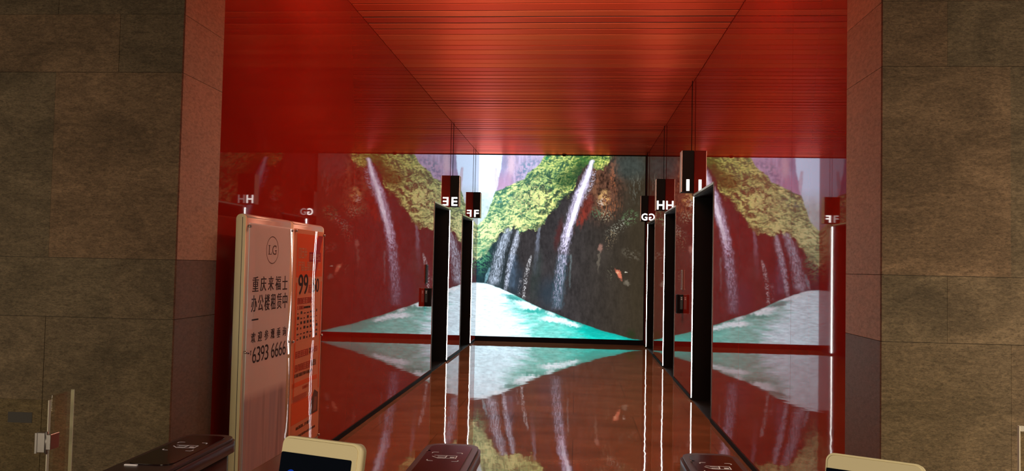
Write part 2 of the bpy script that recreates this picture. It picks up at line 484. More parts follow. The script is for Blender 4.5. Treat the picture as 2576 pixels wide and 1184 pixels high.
# sky, far hazy hills
BX = PX+9*(fbm(PX/6, PY/6, 300, 3)-.5); BY = PY+9*(fbm(PX/6, PY/6, 310, 3)-.5)
img[:] = np.array([1.15, 1.5, 2.0])
over(np.array([.78, 1.0, 1.05])*(.6+.8*fbm(PX/9, PY/9, 70))[..., None], sstep(455, 520, Y2))
over(np.array([.95, .92, 1.2])*(.8+.4*fbm(PX/4, PY/14, 75))[..., None],
     sstep(0, 3, (PX-1244-.03*(PY-420)+1.5*wx+2))*sstep(0, 3, 1252+.02*(PY-420)+.16*(PY-430)-PX)*sstep(418, 425, PY))
# far pink and lavender cliffs
edge = curve([380, 430, 480, 500], [1264, 1257, 1247, 1243], PY)
cl = fbm(PX/7, PY/34, 80, 5); cl2 = fbm(PX/26, PY/30, 85, 4)
ccol = lin((186, 186, 224))[None, None]*(1-cl2[..., None])+lin((214, 190, 226))[None, None]*cl2[..., None]
ccol = ccol*(.5+1.05*cl)[..., None]*1.12
a_ = sstep(0, 4, PX-edge+3*wx)
over(ccol, a_)
over(lin((242, 214, 236))*1.1, a_*blob(1287, 415, 8, 34, .06, .7)*.8)
over(lin((205, 150, 195))*.95, a_*blob(1270, 458, 26, 24, -.4, .6)*.55)
over(lin((150, 165, 215))*.9, a_*blob(1266, 410, 10, 32, .15, .6)*.5)
over(lin((100, 160, 190)), a_*sstep(.53-.07, .53+.09, fbm(PX/5, PY/5, 90))*blob(1325, 422, 22, 14, -.6, .7)*.7)
over(lin((110, 140, 185)), a_*sstep(.52-.07, .52+.09, fbm(PX/5, PY/5, 95))*blob(1310, 440, 18, 12, -.5, .7)*.6)
over(lin((130, 160, 200)), a_*sstep(.54-.07, .54+.09, fbm(PX/5, PY/5, 99))*blob(1348, 402, 16, 20, -.6, .7)*.6)
# wooded slope
top = curve([1200, 1222, 1238, 1246, 1270, 1294, 1320, 1331, 1352, 1363, 1370, 1400, 1640],
            [568, 548, 505, 482, 473, 460, 447, 434, 421, 408, 389, 360, 360], PX)
fol = sstep(-2, 3, PY+6*wy+3*wx-top)
d1, v1 = worley(X2/7.5, Y2/5.5, 101); d2, v2_ = worley(PX/3.2+wx, PY/2.6+wy, 102)
big = fbm(PX/34, PY/26, 110, 4); mid_ = fbm(X2/9, Y2/7, 115, 4)
low = curve([1190, 1204, 1225, 1244, 1262, 1279, 1295, 1307, 1335, 1362, 1373, 1382, 1400, 1418, 1440, 1450, 1458, 1468, 1481, 1497, 1515, 1530, 1538, 1560, 1640],
            [668, 656, 634, 611, 590, 577, 572, 585, 577, 569, 556, 538, 520, 502, 484, 468, 440, 424, 412, 424, 428, 414, 394, 380, 380], PX)
low_ = low
hgt = (1-d1)*1.5+.55*(1-d2)+1.7*(mid_-.5)+1.0*(big-.5)
def shift(a, dx, dy): return np.roll(np.roll(a, dx, 1), dy, 0)
slope = hgt-shift(hgt, 3, 4)+.6*(hgt-shift(hgt, 1, 2))
lit = np.clip(.50-.30*slope*-1+.75*(mid_-.5)+1.25*(big-.5)+.30*(v1-.5)+.20*(v2_-.5)-.10*(d1-.5), 0, 1)
# paler to the left, greener to the upper right
u_ = np.clip((PX-1205)/260, 0, 1)
hi_ = lin((228, 236, 178))*1.15*(1-u_[..., None])+lin((214, 216, 116))*1.05*u_[..., None]
mi_ = lin((160, 198, 142))*(1-u_[..., None])+lin((132, 156, 78))*u_[..., None]
lo_ = lin((78, 132, 108))*(1-u_[..., None])+lin((54, 82, 52))*u_[..., None]
L3 = lit[..., None]
fcol = np.where(L3 < .5, lo_+(mi_-lo_)*sstep(.05, .5, L3), mi_+(hi_-mi_)*sstep(.5, 1.0, L3))
over(fcol*1.5, fol)
over(lin((206, 226, 120)), fol*blob(1400, 408, 46, 26, -.5, .7)*.45*sstep(.35, .7, lit))
over(lin((190, 222, 140)), fol*blob(1345, 450, 40, 22, -.6, .7)*.4*sstep(.3, .7, lit))
over(lin((74, 150, 110)), fol*blob(1322, 540, 44, 18, -.5, .7)*.35*sstep(.6, .2, lit))
tuft = fbm(X2/4.2, Y2/3.4, 121, 3)
over(lo_*np.array([.80, .86, .92]), fol*sstep(.50, .36, .55*tuft+.45*mid_)*.55)
over(np.minimum(hi_*1.12, 1.25), fol*sstep(.56, .70, .6*tuft+.4*lit)*.7)
gap_ = sstep(.54, .40, mid_)*blob(1375, 500, 62, 52, -.6, .6)
over(lin((58, 72, 62)), fol*gap_*.75)
over(lin((50, 66, 60)), fol*sstep(14, 0, low_-PY)*sstep(.60, .42, fbm(PX/7, PY/7, 119, 3))*.8)
over(lin((52, 150, 120)), fol*blob(1225, 640, 24, 26, 0, .7)*.5)
over(lin((40, 165, 110)), fol*blob(1374, 395, 9, 8)*sstep(.45-.07, .45+.09, fbm(PX/4, PY/4, 117))*.8)
over(lin((60, 150, 160)), fol*blob(1268, 502, 24, 8, -.1, .6)*(mid_ < .52)*.6)
over(lin((228, 220, 160))*1.05, fol*(v2_ > .62)*blob(1330, 505, 46, 34, -.6, .7)*.5)
# dark green shade in the upper right of the wood
over(lin((44, 84, 48))*(.5+1.0*mid_)[..., None], fol*blob(1430, 452, 34, 22, -.5, .5)*.8)
over(lin((70, 120, 58))*(.3+1.4*fbm(PX/4, PY/5, 118))[..., None], fol*blob(1475, 410, 30, 22, -.4, .6)*.85)
over(lin((40, 62, 46)), fol*blob(1462, 432, 18, 24, .3, .5)*.7)
# rock face below the wood
rk = sstep(-3, 5, PY+12*wy+7*wx+7*(d1-.5)-low)
rn = fbm(PX/16, PY/40, 130, 5); rn2 = fbm(PX/5, PY/7, 135, 5)
gl = np.clip((PX-1205)/110, 0, 1)[..., None]; gr = np.clip((PX-1420)/180, 0, 1)[..., None]
rcol = lin((44, 78, 88))*(1-gl)+lin((68, 64, 66))*gl
rcol = rcol*(1-gr)+lin((70, 60, 46))*gr
rn3 = fbm(PX/3.5, PY/16, 137, 4)
rcol = rcol*((np.clip(.34+.80*rn+.55*(rn2-.5)+.40*(rn3-.3), .25, 2))[..., None]*(1-.6*gr)+.80*.6*gr)
over(rcol, rk)
over(lin((56, 112, 108))*(.5+rn2)[..., None], rk*blob(1212, 620, 16, 34, 0, .6)*.6)
over(lin((84, 160, 122))*(.4+1.1*tuft)[..., None], rk*blob(1206, 638, 24, 40, 0, .7)*sstep(.42, .60, tuft)*.9)
over(lin((150, 200, 150)), rk*blob(1208, 625, 18, 26, 0, .7)*sstep(.56, .70, tuft)*.8)
over(lin((62, 84, 80)), rk*blob(1350, 700, 12, 56, .12, .8)*.35*(.4+rn))
over(lin((60, 76, 92)), rk*blob(1300, 715, 14, 40, .2, .7)*.5)
over(lin((52, 70, 84)), rk*blob(1385, 740, 26, 36, 0, .7)*.6)
# red and ochre rock right of the main fall
over(lin((118, 78, 60))*np.clip(2.2*rn2-.35+.8*(rn3-.5), .1, 2)[..., None], rk*blob(1516, 470, 46, 70, .1, .7)*.85)
over(lin((150, 92, 66))*(.3+rn3)[..., None], rk*blob(1548, 450, 10, 44, .05, .8)*sstep(.5-.08, .5+.10, rn3)*.6)
over(lin((150, 100, 72)), rk*blob(1500, 480, 6, 50, .15, .8)*sstep(.48-.08, .48+.10, rn3)*.5)
over(lin((122, 50, 42))*(.5+.9*rn2)[..., None], blob(1478, 522, 14, 30, .35, .5)*.8)
over(lin((160, 60, 46)), blob(1466, 552, 9, 26, .45, .8)*sstep(.42, .62, rn3)*.7)
over(lin((120, 40, 36)), blob(1408, 590, 7, 34, .2, .7)*.35)
over(lin((205, 160, 105))*(.3+1.5*fbm(PX/3, PY/4, 141))[..., None], blob(1522, 498, 14, 17, 0, .5)*sstep(.45-.07, .45+.09, fbm(PX/4, PY/4, 142)))
over(lin((225, 205, 190)), blob(1518, 510, 11, 9, .3, .5)*sstep(.55-.07, .55+.09, fbm(PX/3, PY/3, 143))*.8)
over(lin((190, 110, 70)), blob(1546, 440, 6, 30, 0, .7)*sstep(.5-.08, .5+.10, rn2)*.7)
over(lin((180, 110, 72)), blob(1535, 520, 26, 28, 0, .6)*sstep(.58-.07, .58+.09, fbm(PX/2.6, PY/8, 144))*.6)
over(lin((176, 170, 140)), blob(1524, 545, 16, 14, 0, .6)*sstep(.60-.07, .60+.09, fbm(PX/2.2, PY/2.6, 145))*.8)
over(lin((96, 124, 92)), blob(1505, 536, 12, 12, 0, .6)*sstep(.5-.07, .5+.09, fbm(PX/3, PY/4, 146))*.7)
over(lin((110, 140, 96)), blob(1588, 548, 18, 14, -.4, .6)*sstep(.54-.07, .54+.09, fbm(PX/3, PY/3, 147))*.75)
over(lin((176, 176, 158)), blob(1560, 572, 32, 12, -.6, .6)*sstep(.63-.07, .63+.09, fbm(PX/2.4, PY/2.4, 148))*.8)
over(lin((160, 140, 110)), blob(1540, 600, 12, 24, .4, .6)*sstep(.63-.07, .63+.09, fbm(PX/2.4, PY/3, 149))*.7)
over(lin((66, 74, 70))*(.5+rn2)[..., None], blob(1585, 420, 42, 32, 0, .6)*.8)
over(lin((120, 122, 110)), blob(1600, 470, 14, 40, .1, .7)*sstep(.58-.07, .58+.09, fbm(PX/2.5, PY/9, 150))*.5)
over(lin((120, 112, 96)), blob(1590, 640, 22, 10, .4, .6)*sstep(.52-.07, .52+.09, fbm(PX/4, PY/4, 151))*.5)
over(lin((176, 130, 116)), blob(1514, 626, 5, 10, .1, .5)*.7)
over(lin((128, 118, 104)), blob(1510, 655, 3, 24, .1, .6)*.5)
over(lin((226, 128, 100)), blob(1560, 691, 5, 14, -.5, .35)*.95)
over(lin((240, 190, 150)), blob(1557, 688, 3, 4, 0, .5)*.8)
over(lin((130, 120, 104)), blob(1580, 712, 7, 7, .5, .5)*.7)
over(lin((215, 210, 190)), blob(1579, 685, 4, 1.6, -.1, .4)*.9)
over(lin((110, 106, 86)), blob(1540, 688, 10, 14, 0, .6)*sstep(.62-.07, .62+.09, fbm(PX/2.5, PY/2.5, 152))*.8)
over(lin((40, 56, 30)), blob(1592, 842, 10, 12, 0, .7)*.6)
# river
bank = curve([1200, 1225, 1235, 1275, 1310, 1340, 1370, 1400, 1430, 1470, 1520, 1560, 1590, 1640],
             [712, 714, 717, 733, 750, 766, 779, 789, 802, 816, 832, 843, 851, 860], PX)
dep = PY-bank+1.5*wy
wt = sstep(-1.5, 2.5, dep)
rip = fbm(PX/13, PY/3.0, 160, 5); rip2 = fbm(PX/5, PY/1.5, 165, 4)
q = np.clip((PX-1216-.45*(PY-715))/215, 0, 1)
q = np.clip(q+.50*(fbm(PX/30, PY/5, 168)-.5), 0, 1)[..., None]
white = np.array([1.05, 1.42, 1.6]); cyan = lin((132, 232, 222))*1.0; teal = lin((26, 206, 192))*1.1
wcol = np.where(q < .5, white+(cyan-white)*sstep(.06, .44, q), cyan+(teal-cyan)*sstep(.5, 1, q))
wcol = wcol*(.45+.75*rip+.45*rip2)[..., None]
over(wcol, wt)
over(lin((50, 170, 170))*(.6+.6*rip)[..., None], wt*blob(1296, 752, 30, 6, .38, .7)*.8)
over(lin((30, 185, 175)), wt*blob(1345, 784, 34, 4, .06, .6)*.8)
over(lin((10, 176, 166)), wt*blob(1500, 838, 56, 8, .28, .8)*.6)
over(lin((10, 130, 120)), wt*sstep(12, 0, dep)*sstep(1300, 1400, PX)*.55)
for cx, cy_, rx, ry, an, s_ in [(1230, 718, 26, 3, .05, .8), (1265, 733, 32, 4, .2, .9), (1322, 764, 24, 5, .1, 1), (1340, 774, 24, 3.6, .04, 1), (1388, 787, 12, 6, .7, .7),
                         (1395, 804, 28, 5, .03, 1), (1430, 812, 28, 5, .2, .7), (1448, 818, 14, 3, .3, .5)]:
    over(np.array([1.5, 1.75, 1.9])*(.55+.6*rip2)[..., None], wt*blob(cx, cy_, rx, ry, an, .7)*s_)
# falls
def fall(pts, cols, streak, thr, a0, seed):
    ys = [p[1] for p in pts]; c_ = curve(ys, [p[0] for p in pts], PY); w_ = curve(ys, [p[2] for p in pts], PY)
    al = curve(ys, [p[3] for p in pts], PY)
    c_ = c_+2.0*(fbm(PX*0, PY/11, seed+9, 3)-.5)
    t = (PX-c_)/w_
    body = 1-sstep(.30, 1.25, np.abs(t)+.9*(fbm(PX/3, PY/9, seed)-.5))
    n_ = fbm((PX-c_)/streak[0]+50, PY/streak[1], seed+3, 3, .7)
    sp_ = sstep(thr-.16, thr+.20, n_)
    inside = sstep(ys[0]-2, ys[0]+5, PY)*sstep(ys[-1]+2, ys[-1]-14, PY)
    sharp = curve(ys, [p[4] for p in pts], PY)
    al_ = body*al*((1-sharp)+sharp*sp_)*inside
    over(np.asarray(cols)*(.55+.85*n_)[..., None], al_*a0)
# pts: x, y, half width, density, speckle
fall([(1233, 674, 3, .9, .5), (1226, 695, 5, .9, .5), (1220, 716, 3, 1, .3)], lin((150, 205, 222)), (2, 7), .45, .8, 200)
fall([(1284, 574, 9, .75, .5), (1272, 600, 13, .8, .6), (1258, 640, 15, .75, .8), (1247, 690, 15, .75, .8), (1240, 722, 16, .7, .5)], lin((206, 222, 246))*1.1, (1.6, 6), .48, 1, 210)
fall([(1304, 580, 4, .9, .4), (1299, 610, 9, .85, .6), (1287, 655, 9, .8, .85), (1278, 695, 7, .8, .9), (1273, 738, 4, .8, .6)], lin((212, 222, 245))*1.1, (1.5, 4), .50, 1, 220)
fall([(1293, 640, 12, .3, .3), (1288, 730, 12, .25, .3)], lin((120, 150, 185)), (3, 12), .45, 1, 225)
fall([(1360, 572, 2.5, .8, .2), (1356, 595, 5, .6, .4), (1352, 640, 7, .16, .5), (1348, 700, 7, .02, .5)], lin((170, 180, 205)), (2, 16), .46, .9, 230)
fall([(1338, 643, 3, .9, .7), (1330, 675, 6, .8, 1), (1324, 705, 5, .9, 1), (1319, 758, 4, .8, 1)], lin((226, 226, 232)), (1.8, 3.0), .55, 1, 240)
fall([(1312, 700, 5, .5, 1), (1308, 748, 6, .5, 1)], lin((200, 200, 210)), (1.8, 2.4), .62, .8, 245)
fall([(1493, 402, 6, .95, .2), (1486, 425, 9, 1, .2), (1476, 455, 13, 1, .25), (1460, 490, 15, .95, .35), (1445, 535, 14, .9, .4), (1431, 580, 13, .9, .5),
      (1421, 630, 13, .85, .85), (1412, 690, 12, .58, 1), (1405, 765, 12, .22, 1), (1402, 786, 12, .12, 1)], lin((222, 214, 246))*1.25, (1.8, 5), .50, 1, 250)
fall([(1493, 402, 3, 1, 0), (1480, 445, 5, 1, 0), (1462, 490, 6, 1, .0), (1447, 540, 6, .9, .1), (1432, 590, 5, .7, .3), (1425, 620, 4, .3, .5)], np.array([1.5, 1.45, 1.7]), (3, 12), .4, 1, 260)
fall([(1420, 640, 15, .35, .2), (1412, 700, 16, .4, .2), (1405, 782, 17, .25, .2)], lin((96, 136, 156)), (3, 14), .45, 1, 270)
fall([(1440, 640, 3, .4, .6), (1436, 730, 3, .3, .6)], lin((140, 160, 165)), (2, 6), .5, 1, 280)
fall([(1498, 430, 6, .8, 1), (1490, 465, 7, .7, 1), (1470, 510, 5, .3, 1)], lin((220, 215, 235)), (2, 2.6), .56, 1, 290)
img *= (.96+.08*R.rand(NZ, NX, 1))

SCR = bpy.data.materials.new('video_picture'); SCR.use_nodes = True
nt(SCR).nodes.remove(nt(SCR).nodes['Principled BSDF'])
at = node(SCR, 'ShaderNodeAttribute', attribute_name='picture'); em = node(SCR, 'ShaderNodeEmission')
link(SCR, at.outputs['Color'], em.inputs[0]); em.inputs[1].default_value = 1.0
link(SCR, em.outputs[0], nt(SCR).nodes['Material Output'].inputs[0])

vs_root = thing('video_screen', 'bright wall-high video screen showing a gorge with waterfalls and a turquoise river', 'screen', (-.31, Y_SCREEN, 0))
xs = np.linspace(XL+.001, XR-.022, NX); zs = np.linspace(H-.012, .098, NZ)
gx, gz = np.meshgrid(xs+.31, zs)
co = np.stack([gx, np.full_like(gx, -.004), gz], -1).reshape(-1, 3)
me = bpy.data.meshes.new('picture_panel')
idx = np.arange(NX*NZ).reshape(NZ, NX)
quads = np.stack([idx[:-1, :-1], idx[1:, :-1], idx[1:, 1:], idx[:-1, 1:]], -1).reshape(-1, 4)
me.vertices.add(len(co)); me.vertices.foreach_set('co', co.ravel())
me.loops.add(quads.size); me.loops.foreach_set('vertex_index', quads.ravel().astype(np.int32))
me.polygons.add(len(quads)); me.polygons.foreach_set('loop_start', np.arange(0, quads.size, 4, dtype=np.int32))
me.polygons.foreach_set('loop_total', np.full(len(quads), 4, np.int32))
me.update(calc_edges=True)
ca = me.color_attributes.new('picture', 'FLOAT_COLOR', 'POINT')
rgba = np.concatenate([np.clip(img, 0, 8), np.ones((NZ, NX, 1))], -1).astype(np.float32)
ca.data.foreach_set('color', rgba.ravel())
me.materials.append(SCR)
po = bpy.data.objects.new('picture_panel', me); COL.objects.link(po); po.parent = vs_root
MB().box(XL+.001, XR-.001, Y_SCREEN, Y_SCREEN+.09, .09, H-.005).build('cabinet', BLACK, vs_root)
MB().box(XL+.001, XR-.001, Y_SCREEN-.03, Y_SCREEN+.09, .001, .090).build('plinth', PLINTH, vs_root)
MB().box(XR-.022, XR-.001, Y_SCREEN-.012, Y_SCREEN, .09, H-.012).build('side_trim', BLACK, vs_root)
r = thing('sensor', 'small black sensor at the top edge of the video screen', 'sensor', (-.27, Y_SCREEN-.08, H-.03))
MB().cyl((-.27, Y_SCREEN-.08, H+.002), (-.27, Y_SCREEN-.08, H-.035), .045, 16, .03).build('sensor_dome', BLACK, r)

# ------------------------------------------------------------------ poster stands
def flat_mat(name, c, rough=.5): return mat(name, c, rough)
CX = -1.83          # face of both boards
PAPER1 = mat('pale_poster', (.50, .38, .37), .5)
v = obj_coords(PAPER1, (1, 1, 1)); sx_ = node(PAPER1, 'ShaderNodeSeparateXYZ'); link(PAPER1, v, sx_.inputs[0])
v2 = obj_coords(PAPER1, (1, 7, .5)); bl = ramp(PAPER1, noise(PAPER1, v2, 1.6, 2, .5, .3), [(.3, (.30, .31, .40)), (.5, (.60, .58, .64)), (.7, (.46, .48, .60))])
hz = ramp(PAPER1, sx_.outputs[2], [(.0, (0, 0, 0)), (1, (1, 1, 1))])
mr = node(PAPER1, 'ShaderNodeMapRange'); link(PAPER1, sx_.outputs[2], mr.inputs[0])
mr.inputs[1].default_value = .70; mr.inputs[2].default_value = .755
top_c = ramp(PAPER1, noise(PAPER1, obj_coords(PAPER1, (1, .6, .4)), 1.5, 1), [(.3, (.84, .93, 1)), (.7, (.90, .96, 1))])
link(PAPER1, mix(PAPER1, mr.outputs[0], bl, top_c), base_in(PAPER1))
TEXTB = mat('dark_print', (.03, .02, .025), .5)
GREYP = mat('grey_print', (.14, .10, .10), .5)
P_ORANGE = flat_mat('orange_print', (.95, .17, .03)); P_PALE = flat_mat('pale_orange_print', (.86, .42, .24))
P_MAG = flat_mat('crimson_print', (.42, .02, .045)); P_RED = flat_mat('red_print', (.55, .06, .03))
P_CREAM = flat_mat('cream_print', (.72, .42, .26)); P_DARK = flat_mat('brown_print', (.06, .035, .03))
P_SKIN = flat_mat('photo_print', (.26, .12, .09))

def stand(name, label, y0, y1, ztop):
    r = thing(name, label, 'poster stand', (CX-.03, (y0+y1)/2, 0), group='poster stands')
    th = .055; zc = ztop
    # rounded frame: section across the thickness, extruded along the board
    def sect(x0, x1, zb, zt, rr):
        pts = [(x0, zb), (x1, zb), (x1, zt-rr)]
        for k in range(7):
            t = math.radians(90*k/6); pts.append((x1-rr+rr*math.cos(t), zt-rr+rr*math.sin(t)))
        for k in range(7):
            t = math.radians(90+90*k/6); pts.append((x0+rr+rr*math.cos(t), zt-rr+rr*math.sin(t)))
        pts.append((x0, zt-rr)); return pts
    m = MB(); m.prism(sect(CX-th, CX, .10, ztop, .026), 1, y0+.022, y1-.022, True)
    fr = m.build('frame', ALU, r)
    for a, b_ in ((y0, y0+.022), (y1-.022, y1)):
        m = MB(); m.prism(sect(CX-th, CX, .02, ztop-.003, .027), 1, a, b_, True)
        o = m.build('end_cap', CREAM, r)
        m = MB(); s_ = -1 if a == y0 else 1
        yy_ = a if a == y0 else b_
        m.box(CX-.019, CX-.016, yy_-.001, yy_+.001, .03, ztop-.02); m.build('groove', PEDBLACK, o)
    for yf in (y0+.06, y1-.10):
        MB().box(CX-th-.10, CX+.12, yf, yf+.04, .001, .022, .004).build('foot', ALU, r)
    return r
def standoffs(r, pts):
    for y, z in pts:
        MB().cyl((CX, y, z), (CX+.018, y, z), .008, 12).build('standoff', STEEL, r)
A = stand('poster_stand', 'cream-edged stand with pale poster, nearest on the left', 4.395, 5.095, 1.762)
YU, ZU, XN = (0, 1, 0), (0, 0, 1), (1, 0, 0)
def put_text(m, items, n=.0045, base=CX):
    for txt, y0, y1, z0, z1, fill in items:
        step = (y1-y0)/len(txt)
        for k, ch in enumerate(txt):
            if ch == ' ': continue
            w_ = step*fill; a_ = y0+step*k+(step-w_)/2
            for dy in ((-.0022, 0, .0022) if fill < .9 else (0,)):
                add_text(m, ch, (base, a_+dy, z0), YU, ZU, XN, w_, z1-z0, 0, n+.00012*(dy > 0)-.00012*(dy < 0))
def lettering(name, items, material, parent, off, n=.0045):
    m = MB(); put_text(m, items, n); return m.build(name, material, parent, off=off)
offA = tuple(A.location)
m = MB(); m.use(0).box(CX, CX+.004, 4.445, 5.060, .30, 1.712)
m.use(1); put_text(m, [('欢迎参观垂询', 4.49, 5.05, 1.030, 1.090, .60)]); put_text(m, [('T', 4.500, 4.520, .962, .988, .8)])
m.box(CX+.004, CX+.0045, 4.508, 4.60, 1.157, 1.166); m.box(CX+.004, CX+.0045, 4.468, 4.49, .972, .980)
pa = m.build('poster', [PAPER1, TEXTB], A)
lettering('headline', [('重庆来福士', 4.49, 5.045, 1.322, 1.408, .74), ('办公楼租赁中', 4.487, 5.045, 1.206, 1.302, .80)], TEXTB, pa, offA)
for txt, a_, b_ in (('6393', 4.53, 4.765), ('6666', 4.80, 5.04)): lettering('phone_number', [(txt, a_, b_, .912, 1.004, .91)], TEXTB, pa, offA)
# ring emblem with initials
m = MB(); N = 48; cyy, czz, ra, rb_ = 4.776, 1.565, .093, .083
for k in range(N):
    t0, t1 = 2*math.pi*k/N, 2*math.pi*(k+1)/N
    m.face([(CX+.0045, cyy+ra*math.cos(t), czz+rb_*math.sin(t)) for t in (t0, t1)] +
           [(CX+.0045, cyy+(ra-.005)*math.cos(t), czz+(rb_-.005)*math.sin(t)) for t in (t1, t0)])
add_text(m, 'G', (CX, 4.774, 1.537), YU, ZU, XN, .062, .058, 0, .0046)
for ya_, yb_, za_, zb_ in ((4.722, 4.733, 1.538, 1.594), (4.714, 4.741, 1.590, 1.594), (4.714, 4.764, 1.538, 1.542), (4.760, 4.764, 1.538, 1.552), (4.826, 4.842, 1.563, 1.566), (4.829, 4.833, 1.576, 1.594)):
    m.box(CX+.004, CX+.0047, ya_, yb_, za_, zb_)
m.build('ring_emblem', GREYP, pa, off=offA)
# acrylic cover, very slightly bowed
def cover(y0, y1, z0, z1, r, off, seed):
    m = MB(); ny, nz = 24, 48; rs = random.Random(seed)
    zb = .985
    def bow(z):      # sags between the fixings
        t = (z-z0)/(zb-z0) if z < zb else (z-zb)/(z1-zb)
        return math.sin(math.pi*min(max(t, 0), 1))
    P = lambda i, j, d: (CX+.012+d+(.0016 if d else .0011)*bow(z0+(z1-z0)*j/nz)*(i/ny-.5)*(1 if seed == 1 else -.7)+(0 if d else .0007*i/ny), y0+(y1-y0)*i/ny, z0+(z1-z0)*j/nz)
    for d, fl_ in ((.002, False), (0, True)):
        i0 = len(m.v)
        for j in range(nz+1):
            for i in range(ny+1): m.v.append(P(i, j, d))
        for j in range(nz):
            for i in range(ny):
                a = i0+j*(ny+1)+i; f = (a, a+1, a+ny+2, a+ny+1)
                m.f.append(f[::-1] if fl_ else f); m.m.append(0); m.sm.append(True)
    return m.build('acrylic_cover', ACRYL, r, off=off)
cover(4.425, 5.075, .30, 1.705, A, offA, 1)
A.rotation_euler.z = math.radians(-1.42)
standoffs(A, [(4.43, 1.693), (5.066, 1.695), (4.43, .987), (5.066, .990), (4.43, .31), (5.066, .31)])

B = stand('poster_stand', 'stand with orange price poster, behind the pale poster stand', 5.115, 5.785, 1.762)
offB = tuple(B.location)
m = MB()
def q(mi, y0, y1, z0, z1, d=.0042): m.use(mi).box(CX+.001, CX+d, y0, y1, z0, z1)
q(0, 5.150, 5.770, .255, 1.715, .003)
q(1, 5.205, 5.760, 1.395, 1.685)
m.use(0).box(CX+.003, CX+.0036, 5.205, 5.760, .30, 1.395)                       # pale body
m.use(1).box(CX+.003, CX+.0046, 5.19, 5.71, .672, .702)                          # stripe
m.use(1).prism([(5.19, .43), (5.745, .43), (5.745, .575), (5.19, .575)], 0, CX+.003, CX+.0046)
m.use(1).box(CX+.003, CX+.0046, 5.205, 5.23, .60, 1.36); m.use(1).box(CX+.003, CX+.0046, 5.735, 5.757, .60, 1.36)
m.use(2).prism([(5.60, 1.395), (5.75, 1.685), (5.66, 1.685), (5.56, 1.60)], 0, CX+.003, CX+.0047)
m.use(2).box(CX+.003, CX+.0048, 5.46, 5.715, 1.500, 1.566)
m.use(3).prism([(5.56, .435), (5.74, .435), (5.74, .57), (5.66, .60), (5.59, .54)], 0, CX+.003, CX+.0050)
m.use(4).prism([(5.64, .45), (5.71, .45), (5.72, .54), (5.66, .55)], 0, CX+.003, CX+.0053)
# blocks of small print, too small to read
def strokes(m, mi, y0, y1, z0, z1, n_, seed, d=.0052, dense=.7):
    rs = random.Random(seed); m.use(mi); w_ = (y1-y0)/n_
    for k in range(n_):
        a = y0+k*w_; b_ = a+w_*.82; h_ = z1-z0
        m.box(CX+.004, CX+d, a, a+w_*.12, z0, z1)
        for zz in (.0, .28, .56, .86):
            if rs.random() < dense: m.box(CX+.004, CX+d, a, b_, z0+zz*h_, z0+zz*h_+.12*h_)
        if rs.random() < .6: m.box(CX+.004, CX+d, a+w_*.45, a+w_*.57, z0, z1)
        if rs.random() < .5: m.box(CX+.004, CX+d, a+w_*.70, a+w_*.82, z0, z0+h_*.8)
strokes(m, 5, 5.24, 5.42, 1.522, 1.592, 3, 1); strokes(m, 5, 5.24, 5.72, 1.440, 1.500, 8, 2); strokes(m, 5, 5.475, 5.70, 1.515, 1.552, 5, 3)
strokes(m, 6, 5.247, 5.55, 1.218, 1.258, 6, 4, dense=.95); strokes(m, 6, 5.247, 5.38, 1.182, 1.204, 4, 5)
strokes(m, 6, 5.235, 5.50, .862, .906, 5, 6, dense=.95); strokes(m, 6, 5.54, 5.70, .870, .905, 4, 7)
strokes(m, 6, 5.235, 5.56, .772, .818, 6, 8, dense=.95)
strokes(m, 6, 5.40, 5.52, .640, .660, 4, 81)
for k in range(8): m.use(6).box(CX+.004, CX+.0048, 5.21, 5.50-.01*(k % 3), .60-.006*k+.01, .6025-.006*k+.01)
rs = random.Random(3); m.use(3)
for rr in range(6):
    z = 1.150-.034*rr
    for k in range(7):
        y = 5.25+.066*k; w_ = rs.choice([.018, .03, .035]); h_ = rs.choice([.006, .008, .012, .018])
        m.box(CX+.004, CX+.0052, y, y+w_, z, z+h_)
strokes(m, 3, 5.38, 5.52, 1.184, 1.198, 6, 9); strokes(m, 3, 5.225, 5.60, .735, .758, 9, 10); strokes(m, 3, 5.57, 5.68, .775, .815, 3, 12)
strokes(m, 3, 5.287, 5.60, .385, .405, 7, 13); strokes(m, 3, 5.30, 5.70, .33, .345, 11, 14); strokes(m, 3, 5.51, 5.54, .862, .906, 1, 15)
pb = m.build('poster', [P_PALE, P_ORANGE, P_MAG, P_DARK, P_SKIN, P_CREAM, P_RED], B)
lettering('price', [('99', 5.245, 5.455, 1.280, 1.415, .86)], TEXTB, pb, offB, .0054)
lettering('price', [('50', 5.543, 5.695, 1.287, 1.383, .86)], TEXTB, pb, offB, .0054)
lettering('price_unit', [('起', 5.46, 5.535, 1.285, 1.345, 1.0)], P_RED, pb, offB, .0054)
cover(5.140, 5.778, .25, 1.712, B, offB, 3)
B.rotation_euler.z = math.radians(.3)
standoffs(B, [(5.165, 1.70), (5.765, 1.692), (5.165, .98), (5.765, .975), (5.765, .262), (5.165, .262)])

